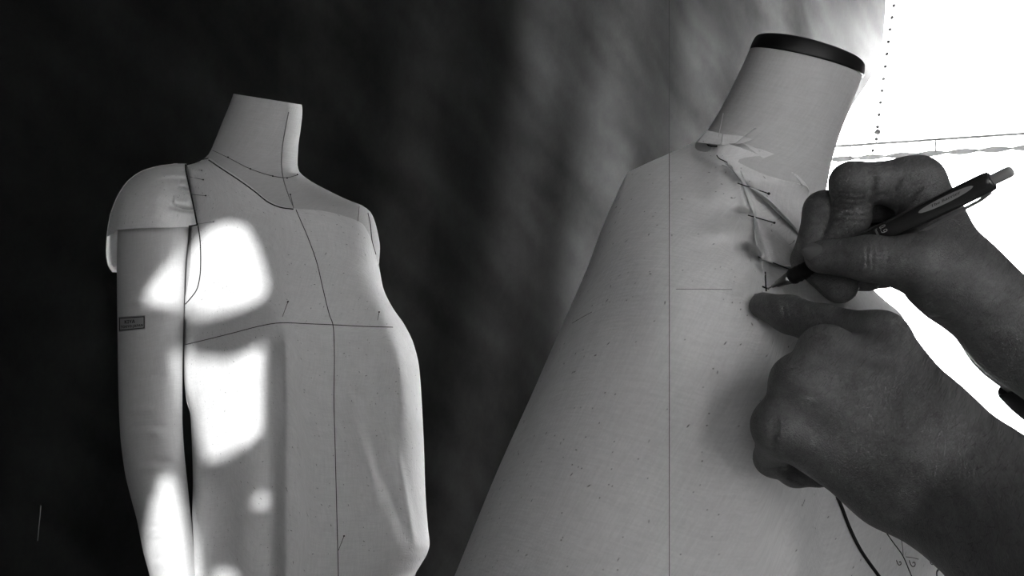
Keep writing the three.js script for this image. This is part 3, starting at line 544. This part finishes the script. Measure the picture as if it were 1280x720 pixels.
// left hand: index finger pressed on the cloth, the others curled under
const leftHand = (() => {
  const iT = J(954, 382, 0.474, 0.0088), iD = J(987, 393, 0.459, 0.0116), iP = J(1032, 409, 0.436, 0.0130), iM = J(1100, 423, 0.402, 0.0136);
  const mM = J(1033, 441, 0.391, 0.0132), rM = J(999, 478, 0.383, 0.0130), lM = J(975, 533, 0.384, 0.0128);
  const mP = J(1003, 470, 0.436, 0.0108), mD = J(1030, 500, 0.452, 0.0092), mT = J(1060, 520, 0.436, 0.0085);
  const rP = J(976, 520, 0.432, 0.0106), rD = J(1005, 550, 0.446, 0.0092), rT = J(1040, 562, 0.430, 0.0085);
  const lP = J(966, 573, 0.414, 0.0098), lD = J(993, 589, 0.420, 0.0084), lT = J(1022, 592, 0.408, 0.0078);
  const w1 = J(1168, 526, 0.366, 0.0165), w2 = J(1152, 558, 0.358, 0.0190), w3 = J(1134, 586, 0.360, 0.0180), w4 = J(1110, 612, 0.368, 0.0155);
  const tB = J(1140, 520, 0.394, 0.014), tM = J(1105, 480, 0.428, 0.0125), tI = J(1070, 458, 0.448, 0.0105), tE = J(1045, 440, 0.458, 0.009);
  const e1 = J(1440, 790, 0.27, 0.032), e2 = J(1392, 822, 0.265, 0.030), f1 = J(1234, 594, 0.340, 0.0205), f2 = J(1194, 650, 0.345, 0.0180);
  const palm = [...chain(iM, w1), ...chain(mM, w2), ...chain(rM, w3), ...chain(lM, w4), ...chain(w1, f1, e1), ...chain(w4, f2, e2), ...chain(w2, J(1218, 625, 0.342, 0.0195), J(1410, 806, 0.27, 0.032)), ...chain(tB, w2), ...[[iM, mM, w1, w2], [mM, rM, w2, w3], [rM, lM, w3, w4]].map(([a, b, c, d]) => { const p = a.p.clone().lerp(b.p, 0.5), q = c.p.clone().lerp(d.p, 0.5), at2 = (t) => ({ p: p.clone().lerp(q, t), r: lerp(0.0108, 0.0172, t) }); return bone(at2(0.24), at2(1)); })];
  const fingers = [chain(iM, iP, iD, iT), chain(mM, mP, mD, mT), chain(rM, rP, rD, rT), chain(lM, lP, lD, lT), chain(tB, tM, tI, tE)];
  const raised = [[iM, w1, 0.0126], [mM, w2, 0.0132], [rM, w3, 0.0132], [lM, w4, 0.0125]].map(([a, b]) => { const p = a.p.clone().add(V(0, 0.001, 0.0100)), q = a.p.clone().lerp(b.p, 0.72).add(V(0, 0.001, 0.0138)); return { b: bone({ p, r: 0.0028 }, { p: q, r: 0.0012 }), k: 0.009 }; });
  const bare = handField({ smooth: 0.014, palm, fingers, raised });
  const creases = creaseOn(bare, [[[[946, 588], [958, 587], [976, 585], [982, 592]], 0.0011, 0.0014], [[[982, 590], [992, 596], [1000, 604]], 0.0014, 0.0020], [[[968, 530], [966, 560], [974, 582]], 0.0022, 0.0010],
    [[[1018, 388], [1021, 402], [1025, 418]]], [[[1025, 390], [1028, 404], [1033, 420]]], [[[1011, 385], [1014, 400], [1017, 414]]], [[[976, 374], [979, 388], [983, 402]]], [[[983, 374], [987, 390], [991, 405]]],
    [[[1050, 418], [1064, 432], [1084, 446], [1104, 452]], 0.0050, 0.0010], [[[1012, 452], [1040, 478], [1066, 500]], 0.0055, 0.0009], [[[985, 505], [1014, 526], [1046, 545]], 0.0060, 0.0009],
    [[[1016, 424], [1026, 418], [1040, 420]], 0.0007, 0.0004], [[[1020, 432], [1030, 427], [1042, 428]], 0.0007, 0.0004], [[[984, 462], [994, 457], [1006, 462]], 0.0007, 0.0004],
    [[[1120, 402], [1132, 412], [1142, 428]], 0.0009, 0.0005]]);
  const all = [...palm, ...fingers.flat()];
  const bb = box(all); return { field: handField({ palm, fingers, raised, creases, smooth: 0.014 }), lo: bb[0], hi: bb[1], J: { iT, iD } };
})();
// right hand: pen between thumb and index finger, the others curled below it
const PEN = { tip: at(959, 361, 0.4815), end: at(1266.5, 212.5, 0.382) };
const rightHand = (() => {
  const tE = J(1028, 321, 0.437, 0.0103), tI = J(1086, 323, 0.420, 0.0128), tM = J(1148, 330, 0.411, 0.0150), tC = J(1192, 352, 0.412, 0.0200);
  const iM = J(1144, 229, 0.441, 0.0148), iP = J(1064, 228, 0.446, 0.0120), iD = J(1063, 272, 0.455, 0.0112), iT = J(1034, 312, 0.4655, 0.0090);
  const mM = J(1146, 248, 0.474, 0.0130), mP = J(1030, 263, 0.468, 0.0120), mD = J(1012, 325, 0.473, 0.0108), mT = J(1049, 357, 0.452, 0.0112);
  const rM = J(1150, 282, 0.492, 0.0130), rP = J(1052, 295, 0.492, 0.0110), rD = J(1048, 345, 0.488, 0.0100), rT = J(1085, 348, 0.474, 0.0085);
  const lM = J(1150, 312, 0.500, 0.0125), lP = J(1085, 325, 0.502, 0.0100), lD = J(1085, 345, 0.498, 0.0090), lT = J(1105, 345, 0.484, 0.0085);
  const w1 = J(1194, 338, 0.420, 0.0175), w2 = J(1186, 344, 0.442, 0.0175), w3 = J(1174, 350, 0.460, 0.0155);
  const f1 = J(1278, 420, 0.418, 0.0225), f2 = J(1266, 430, 0.446, 0.0205), e1 = J(1560, 655, 0.375, 0.036), e2 = J(1550, 660, 0.395, 0.034);
  const palm = [...chain(iM, w1), ...chain(mM, w2), ...chain(rM, w3), ...chain(lM, w3), ...chain(tM, tC), ...chain(tC, f1), ...chain(w1, f1, e1), ...chain(w3, f2, e2), ...chain(J(1166, 275, 0.437, 0.011), J(1165, 322, 0.423, 0.014))];
  const fingers = [chain(tM, tI, tE), chain(iM, iP, iD, iT), chain(mM, mP, mD, mT), chain(rM, rP, rD, rT), chain(lM, lP, lD, lT)];
  const bare = handField({ palm, fingers, smooth: 0.013 }), list = [];
  for (const [y, w, a] of [[242, 0.0009, 0.0005], [249, 0.0009, 0.0008], [256, 0.0008, 0.0007], [262, 0.0009, 0.0009], [269, 0.0008, 0.0006], [277, 0.0008, 0.0005]]) list.push([[[1043, y - 3], [1054, y - 1], [1066, y + 1], [1078, y + 1], [1087, y - 1]], w, a]);
  list.push([[[1087, 214], [1091, 226], [1092, 240], [1088, 254]], 0.0018, 0.0026], [[[1124, 226], [1118, 236], [1108, 243], [1096, 247]], 0.0013, 0.0018], [[[1150, 234], [1140, 243], [1130, 252], [1120, 264]], 0.0014, 0.0020], [[[1142, 248], [1132, 256], [1124, 268]], 0.0010, 0.0010], [[[1128, 218], [1136, 222], [1140, 230]], 0.0010, 0.0006]);
  for (const [y0, y1, x0, x1] of [[362, 372, 1110, 1168], [369, 380, 1116, 1180], [376, 389, 1126, 1188], [384, 397, 1138, 1196], [392, 405, 1152, 1204]]) list.push([[[x0, y0], [(2 * x0 + x1) / 3, y1 - 2], [(x0 + 2 * x1) / 3, y1], [x1, y0 + 2]], 0.0009, 0.0007]);
  for (const x of [1074, 1082, 1089, 1097, 1106]) list.push([[[x, 299], [x + 2, 312], [x + 2, 328], [x, 346]], 0.0008, x === 1082 || x === 1089 ? 0.0006 : 0.0003]);
  list.push([[[1150, 288], [1142, 296], [1136, 306]], 0.0009, 0.0005], [[[1164, 280], [1154, 292], [1148, 304]], 0.0009, 0.0005]);
  const creases = creaseOn(bare, list);
  const all = [...palm, ...fingers.flat()], bb = box(all);
  return { field: handField({ palm, fingers, creases, smooth: 0.013 }), lo: bb[0], hi: bb[1], J: { tE, tI, mT, mD } };
})();
{
  const n = 1024, mott = mix([tileNoise(n, 18, 201), 0.35], [tileNoise(n, 60, 202), 0.25], [tileNoise(n, 240, 203), 0.25], [tileNoise(n, 512, 204), 0.15]);
  const v = mott.map((x) => 0.37 + x * 0.2), r = rng(77);
  for (let k = 0; k < 2600; k++) {                        // fine hairs and freckles
    let x = r() * n, y = r() * n; const a = 0.5 + r() * 0.9, L = 6 + r() * 16, dark = 0.16 + r() * 0.22;
    for (let s = 0; s < L; s++) { const q = (Math.floor(y) & (n - 1)) * n + (Math.floor(x) & (n - 1)); v[q] *= 1 - dark; x += Math.cos(a); y += Math.sin(a); }
  }
  const pores = mix([tileNoise(n, 200, 211), 0.5], [tileNoise(n, 420, 212, 1, 0.6), 0.6], [tileNoise(n, 60, 213), 0.35]);
  M.skin = new THREE.MeshPhysicalMaterial({ color: 0xffffff, map: greyTexture(n, v, 0.16), bumpMap: greyTexture(n, pores.map((x) => 0.5 + x * 0.5), 0.09, false), bumpScale: 0.0006, roughness: 0.5 });
  M.nail = new THREE.MeshPhysicalMaterial({ color: 0x6c6c6c, roughness: 0.3, clearcoat: 0.4 });
  const skin = mergeGeometries([meshField(leftHand.field, leftHand.lo, leftHand.hi, 0.0019), meshField(rightHand.field, rightHand.lo, rightHand.hi, 0.0019)]);
  part('body', local(skin, person), M.skin, person);
  // nails: shallow curved plates lying on the fingertips
  const nail = (tip, joint, up, len, wid, lift) => {
    const X = tip.p.clone().sub(joint.p).normalize(), Z = up.clone().addScaledVector(X, -up.dot(X)).normalize(), Y = Z.clone().cross(X), c = tip.p.clone().addScaledVector(X, tip.r * 0.15);
    const g = gridGeo(14, 12, (u, v) => { const s = (u - 0.5) * 2, t = (v - 0.5) * 2, w = wid * Math.sqrt(Math.max(0, 1 - Math.pow(Math.abs(s), 3.2))), a = t * 0.95; return c.clone().addScaledVector(X, s * len).addScaledVector(Y, Math.sin(a) * w).addScaledVector(Z, (Math.cos(a) - 1) * w + lift - 0.0012 * (s > 0 ? s * s : 0.4 * s * s)); });
    return part('fingernail', local(g, person), M.nail, person);
  };
  M.nail.side = THREE.DoubleSide;
  nail(leftHand.J.iT, leftHand.J.iD, V(0.1, 0.9, 0.5), 0.0060, 0.0052, 0.0074);
  nail(rightHand.J.tE, rightHand.J.tI, V(-0.1, 0.3, 1), 0.0078, 0.0070, 0.0107);
  nail(rightHand.J.mT, rightHand.J.mD, V(0.7, -0.6, 0.3), 0.0060, 0.0055, 0.0106);
}
// dark sleeve ends round both forearms, out towards the elbows
{
  const sleeve = (a, b, ra, rb, c, flat = 1) => { const d = b.clone().sub(a), L = d.length(), Yd = d.clone().normalize(), Zd = V(0, 0, 1).addScaledVector(Yd, -Yd.z).normalize(), q = new THREE.Quaternion().setFromRotationMatrix(new THREE.Matrix4().makeBasis(Yd.clone().cross(Zd), Yd, Zd)); const g = new THREE.LatheGeometry([[ra - 0.003, 0.004], [ra - 0.0015, 0], [ra, 0.002], [ra + 0.001, 0.012], [ra, 0.03], [lerp(ra, rb, 0.5) + 0.004, L * 0.5], [rb, L], [0.0001, L]].map((p) => new THREE.Vector2(...p)), 40).scale(flat, 1, 1).applyQuaternion(q).translate(a.x, a.y, a.z); part('sleeve', local(g, person), c, person); };
  M.sleeve = cloth(canvasMap, 0x2c2c2c); 
  sleeve(at(1306, 449, 0.428), at(1620, 712, 0.375), 0.043, 0.062, M.sleeve, 0.74);
  sleeve(at(1420, 790, 0.275), at(1560, 930, 0.24), 0.046, 0.055, M.sleeve);
}

// ------------------------------------------------------------------ pen
{
  const d = PEN.end.clone().sub(PEN.tip), L = d.length(), X = d.clone().normalize(), mid = PEN.tip.clone().lerp(PEN.end, 0.6), C = V(0, EYE, 0).sub(mid).normalize(), Z = C.addScaledVector(X, -C.dot(X)).normalize(), Y = Z.clone().cross(X);
  const pen = thing('pen', 'dark click pen held by the right hand, its metal tip on the muslin', 'pen', PEN.tip);
  pen.quaternion.setFromRotationMatrix(new THREE.Matrix4().makeBasis(X, Y, Z));
  const along = (prof, seg = 40) => new THREE.LatheGeometry(prof.map(([x, r]) => new THREE.Vector2(r, x)), seg).rotateZ(-Math.PI / 2);
  const k = L / 0.152, R = 0.0058;
  M.barrel = new THREE.MeshPhysicalMaterial({ color: 0x343434, roughness: 0.25, clearcoat: 0.6, clearcoatRoughness: 0.15 });
  M.rubber = plain(0x0c0c0c, 0.7);
  part('metal_tip', along([[0, 0.0002], [0.0006, 0.0005], [0.0035, 0.0006], [0.0038, 0.0011], [0.007, 0.0016], [0.0073, 0.0021], [0.0135, 0.0034], [0.0175, 0.0042], [0.0178, 0]].map(([x, r]) => [x * k, r])), M.steel, pen);
  const ribs = [[0.0176, 0], [0.0176, 0.0044]]; for (let i = 0; i < 12; i++) ribs.push([0.019 + i * 0.0032, 0.0051], [0.0203 + i * 0.0032, 0.0054], [0.0214 + i * 0.0032, 0.0051]);
  ribs.push([0.0585, 0.0054], [0.0585, 0]);
  part('grip', along(ribs.map(([x, r]) => [x * k, r])), M.rubber, pen);
  part('barrel', along([[0.058, 0], [0.058, 0.0056], [0.0595, R], [0.134, R], [0.139, R * 0.98], [0.1412, R * 0.9], [0.1418, R * 0.72], [0.1418, 0]].map(([x, r]) => [x * k, r])), M.barrel, pen);
  part('push_button', along([[0.1405, 0], [0.1405, 0.0031], [0.1502, 0.0031], [0.1514, 0.0027], [0.152, 0.0015], [0.152, 0]].map(([x, r]) => [x * k, r])), plain(0xa8a8a8, 0.35), pen);
  const clipShape = new THREE.Shape([[0.094, -0.0008], [0.096, -0.0012], [0.132, 0.0008], [0.138, 0.0022], [0.138, 0.0034], [0.131, 0.0020], [0.096, 0.0001], [0.0945, 0.0006]].map(([x, y]) => new THREE.Vector2(x * k, y)));
  const clip = new THREE.ExtrudeGeometry(clipShape, { depth: 0.0034, bevelEnabled: true, bevelSize: 0.0003, bevelThickness: 0.0003, bevelSegments: 2 }).translate(0, -0.0085, -0.0017);
  part('clip', clip, plain(0x9a9a9a, 0.25, 0.5), pen);
  // printed oval plate and the size print, wrapped on the barrel
  const wrap = (x0, x1, a0, a1, tex, oval) => { const g = gridGeo(30, 10, (u, v) => { const s = (u - 0.5) * 2, w = oval ? Math.sqrt(Math.max(0, 1 - s * s)) : 1, a = (a0 + a1) / 2 + (a1 - a0) * (0.5 - v) * w, r = R + 0.00012; return V(lerp(x0, x1, u) * k, Math.sin(a) * r, Math.cos(a) * r); }); const uv = g.attributes.uv; for (let j = 0; j <= 10; j++) for (let i = 0; i <= 30; i++) { const s = (i / 30 - 0.5) * 2, w = oval ? Math.sqrt(Math.max(0, 1 - s * s)) : 1; uv.setXY(j * 31 + i, i / 30, 0.5 + (0.5 - j / 10) * w); } return g; };
  const print = (w, h, draw) => { const c = document.createElement('canvas'); c.width = w; c.height = h; draw(c.getContext('2d')); const t = new THREE.CanvasTexture(c); t.colorSpace = THREE.SRGBColorSpace; return t; };
  const badge = print(512, 96, (x) => { x.fillStyle = '#9c9c9c'; x.fillRect(0, 0, 512, 96); x.fillStyle = '#2a2a2a'; x.textAlign = 'center'; x.font = 'italic bold 46px serif'; x.fillText('The Barrier', 256, 62); });
  part('oval_badge', wrap(0.1035, 0.1335, -0.08, 0.62, badge, true), new THREE.MeshStandardMaterial({ map: badge, roughness: 0.4, side: THREE.DoubleSide }), pen);
  const size = print(128, 192, (x) => { x.fillStyle = '#0c0c0c'; x.fillRect(0, 0, 128, 192); x.save(); x.translate(64, 96); x.rotate(Math.PI / 2); x.fillStyle = '#d8d8d8'; x.textAlign = 'center'; x.font = '84px sans-serif'; x.fillText('0.9', 0, -2); x.font = '34px sans-serif'; x.fillText('Pentel', 0, 48); x.restore(); });
  part('size_print', wrap(0.0775, 0.0850, -0.35, 1.1, size, false), new THREE.MeshStandardMaterial({ map: size, roughness: 0.4, side: THREE.DoubleSide }), pen);
}

// ------------------------------------------------------------------ roller blind, chain, unseen rear windows, hangings
{
  const blind = thing('roller_blind', 'pale roller blind lowered over the top of the bright window', 'blind', onWall(0.66, 1.765, 0.03));
  const fabric = new THREE.MeshPhysicalMaterial({ color: 0xf4f4f4, roughness: 1, transmission: 0.5, thickness: 0, side: THREE.DoubleSide });
  const bottom = 1.775, g = gridGeo(24, 24, (u, v) => onWall(lerp(0.08, 1.26, u), lerp(2.36, bottom, v), 0.035 + 0.002 * Math.sin(u * 9)));
  part('fabric', local(g, blind), fabric, blind);
  part('roller', local(new THREE.CylinderGeometry(0.02, 0.02, 1.2, 24).rotateZ(Math.PI / 2).applyMatrix4(wallBasis).translate(...onWall(0.67, 2.375, 0.045).toArray()), blind), M.white, blind);
  const railMat = new THREE.MeshPhysicalMaterial({ color: 0xc8c8c8, roughness: 1, transmission: 0.25, thickness: 0 });
  part('bottom_rail', local(wallBox(0.08, 1.26, bottom - 0.005, bottom + 0.004, 0.030, 0.040), blind), railMat, blind);
  // wavy braid stretched below the rail
  const s = new THREE.Shape(), N = 200, Y = bottom - 0.052, wave = (u) => 0.004 + 0.0085 * Math.abs(Math.sin(u / 0.105 * Math.PI));
  s.moveTo(0.08, Y); for (let i = 0; i <= N; i++) { const u = 0.08 + 1.18 * i / N; s.lineTo(u, Y + wave(u) * 0.9); } for (let i = N; i >= 0; i--) { const u = 0.08 + 1.18 * i / N; s.lineTo(u, Y - wave(u)); }
  part('wavy_braid', local(new THREE.ExtrudeGeometry(s, { depth: 0.003, bevelEnabled: false }).applyMatrix4(wallBasis).translate(...onWall(0, 0, 0.033).toArray()), blind), railMat, blind);
  for (const u of [0.2, 0.5, 0.8, 1.1]) part('braid_loop', local(wallBox(u, u + 0.006, Y, bottom, 0.034, 0.035), blind), railMat, blind);
  const chain = thing('bead_chain', 'white bead chain hanging beside the bright window blind', 'chain', at(1105, 80, 2.62));
  const pts = spline([[1120, -40, 0], [1118, 2], [1113, 33], [1109, 65], [1105, 95], [1101, 125], [1098, 150], [1096, 167], [1094, 183], [1084, 197]], 1), bead = new THREE.SphereGeometry(0.0062, 12, 8), mat = plain(0x9e9e9e, 0.5);
  let run = 0; for (let i = 1; i < pts.length; i++) { run += pts[i].distanceTo(pts[i - 1]); if (run >= 14.8) { run = 0; const p = at(pts[i].x, pts[i].y, 2.62).sub(chain.position), m = part('bead', bead, mat, chain); m.position.copy(p); } }
  const fine = pts.filter((_, i) => i % 10 === 0).map((p) => at(p.x, p.y, 2.62));
  part('cord', local(tube(fine, 0.0012, 5), chain), M.white, chain);
  const join = part('connector', new THREE.SphereGeometry(0.011, 16, 12), M.white, chain); join.position.copy(at(1097, 165.5, 2.61).sub(chain.position));
}
{
  // rear wall with two openings: unseen_window_2, out of view with a glowing blind to light the forms, and unseen_window_3 behind an unseen board cut to shape the sun patches on the left form
  const sp = (x, y) => { const { AL, AR, armH, DA } = ARM; const onArm = y > 284 && x < AR(y) && x > AL(y); return onArm ? at(x, y, DA - armH(x, y)) : onL(x, y); };
  const through = (x, y) => { const p = sp(x, y), t = (REAR_Z + 0.02 - p.z) / SUN_TOWARDS.z; return [p.x + SUN_TOWARDS.x * t, p.y + SUN_TOWARDS.y * t]; };
  const spots = [
    [[258, 292], [280, 287], [297, 291], [309, 312], [320, 345], [324, 370], [312, 386], [280, 398], [245, 408], [234, 404], [228, 392], [205, 388], [178, 386], [172, 380], [186, 358], [206, 336], [229, 314], [244, 306]],
    [[207, 452], [228, 441], [236, 455], [275, 458], [296, 452], [321, 440], [317, 470], [316, 545], [300, 560], [268, 581], [250, 583], [243, 560], [234, 500], [228, 546]],
    [[308, 635], [322, 624], [325, 632], [319, 642]],
    [[196, 600], [208, 602], [222, 640], [234, 680], [244, 722], [250, 790], [186, 790], [178, 690], [182, 640]],
    [[258, 722], [280, 718], [288, 728], [290, 790], [258, 790]],
  ].map((poly) => poly.map((p) => through(...p)));
  const xs = spots.flat().map((p) => p[0]), ys = spots.flat().map((p) => p[1]), m = 0.06, W3 = [Math.min(...xs) - m, Math.max(...xs) + m, Math.min(...ys) - m, Math.max(...ys) + m];
  const X0 = 3.136, toS = (x) => X0 - x;
  const W2 = [FILL.x - FILL.w / 2, FILL.x + FILL.w / 2, FILL.y - FILL.h / 2, FILL.y + FILL.h / 2];
  wall('wall_rear', [X0, REAR_Z], [-2.6, REAR_Z], M.paint, [rect(toS(W2[1]), toS(W2[0]), W2[2], W2[3]), rect(toS(FILL2.x + FILL2.w / 2), toS(FILL2.x - FILL2.w / 2), W2[2], W2[3]), rect(toS(W3[1]), toS(W3[0]), W3[2], W3[3])]);
  const shape = new THREE.Shape([[W3[0] - 0.04, W3[2] - 0.04], [W3[1] + 0.04, W3[2] - 0.04], [W3[1] + 0.04, W3[3] + 0.04], [W3[0] - 0.04, W3[3] + 0.04]].map((p) => new THREE.Vector2(...p)));
  for (const s of spots) shape.holes.push(new THREE.Path(s.map((p) => new THREE.Vector2(...p))));
  const w3 = new THREE.Group(); w3.name = 'unseen_window_3'; w3.userData.kind = 'structure'; scene.add(w3);
  struct('unseen_shutter', new THREE.ExtrudeGeometry(shape, { depth: 0.008, bevelEnabled: false }).translate(0, 0, REAR_Z - 0.012), M.paint, w3);  // out of view; its openings are shaped to cast the sun patches
  for (const [name, f] of [['unseen_window_2', FILL], ['unseen_window_4', FILL2]]) {
    const w2 = new THREE.Group(); w2.name = name; w2.userData.kind = 'structure'; scene.add(w2);
    struct('unseen_glowing_blind', new THREE.BoxGeometry(f.w + 0.06, f.h + 0.06, 0.01).translate(f.x, f.y, REAR_Z - 0.01), new THREE.MeshStandardMaterial({ color: 0xdddddd, roughness: 1, emissive: 0xffffff, emissiveIntensity: 0.6 }), w2);  // out of view; glows together with the area light in front of it
  }
}
{
  // the fabric backdrop and a thread caught on it; the plumb thread before the right form
  const L = V(SHEETLEFT[0], 0, SHEETLEFT[1]), R = V(EDGE[0], 0, EDGE[1]), D = R.clone().sub(L), len = D.length(), N = V(-D.z, 0, D.x).normalize(); if (N.z < 0) N.negate();
  const end = table([[-0.2, 0.84], [1.2, 0.87], [1.5, 0.905], [1.69, 0.928], [1.87, 0.957], [1.99, 0.979], [2.06, 0.988], [2.13, 0.994], [2.3, 0.9985], [2.5, 1.0]]);
  single('fabric_backdrop', gridGeo(160, 80, (u, v) => { const y = lerp(2.48, 0.03, v), q = u * end(y); return L.clone().addScaledVector(D, q).addScaledVector(N, 0.03 + 0.008 * Math.sin(q * len * 9 + y * 1.3) + 0.005 * Math.sin(q * len * 21 - y * 4)).setY(y); }), M.backdrop, 'mottled grey fabric backdrop hanging behind both dress forms up to the bright window', 'backdrop');
  single('loose_thread', tube([[51, 632], [50, 645], [48.5, 660], [47, 676]].map((p) => at(p[0], p[1], 1.335)), 0.0005, 5), plain(0xb0b0b0, 0.8), 'short pale thread caught on the dark backdrop at lower left', 'thread');
  const pt = at(836.5, 360, 0.428); const th = [2.49, 2.0, 1.5, 1.0, 0.62].map((y) => V(pt.x, y, pt.z));
  single('plumb_thread', tube(th, 0.0002, 5), M.pencil, 'thin dark thread hanging straight down before the right muslin drape', 'thread');
}
renderer.render(scene, camera);
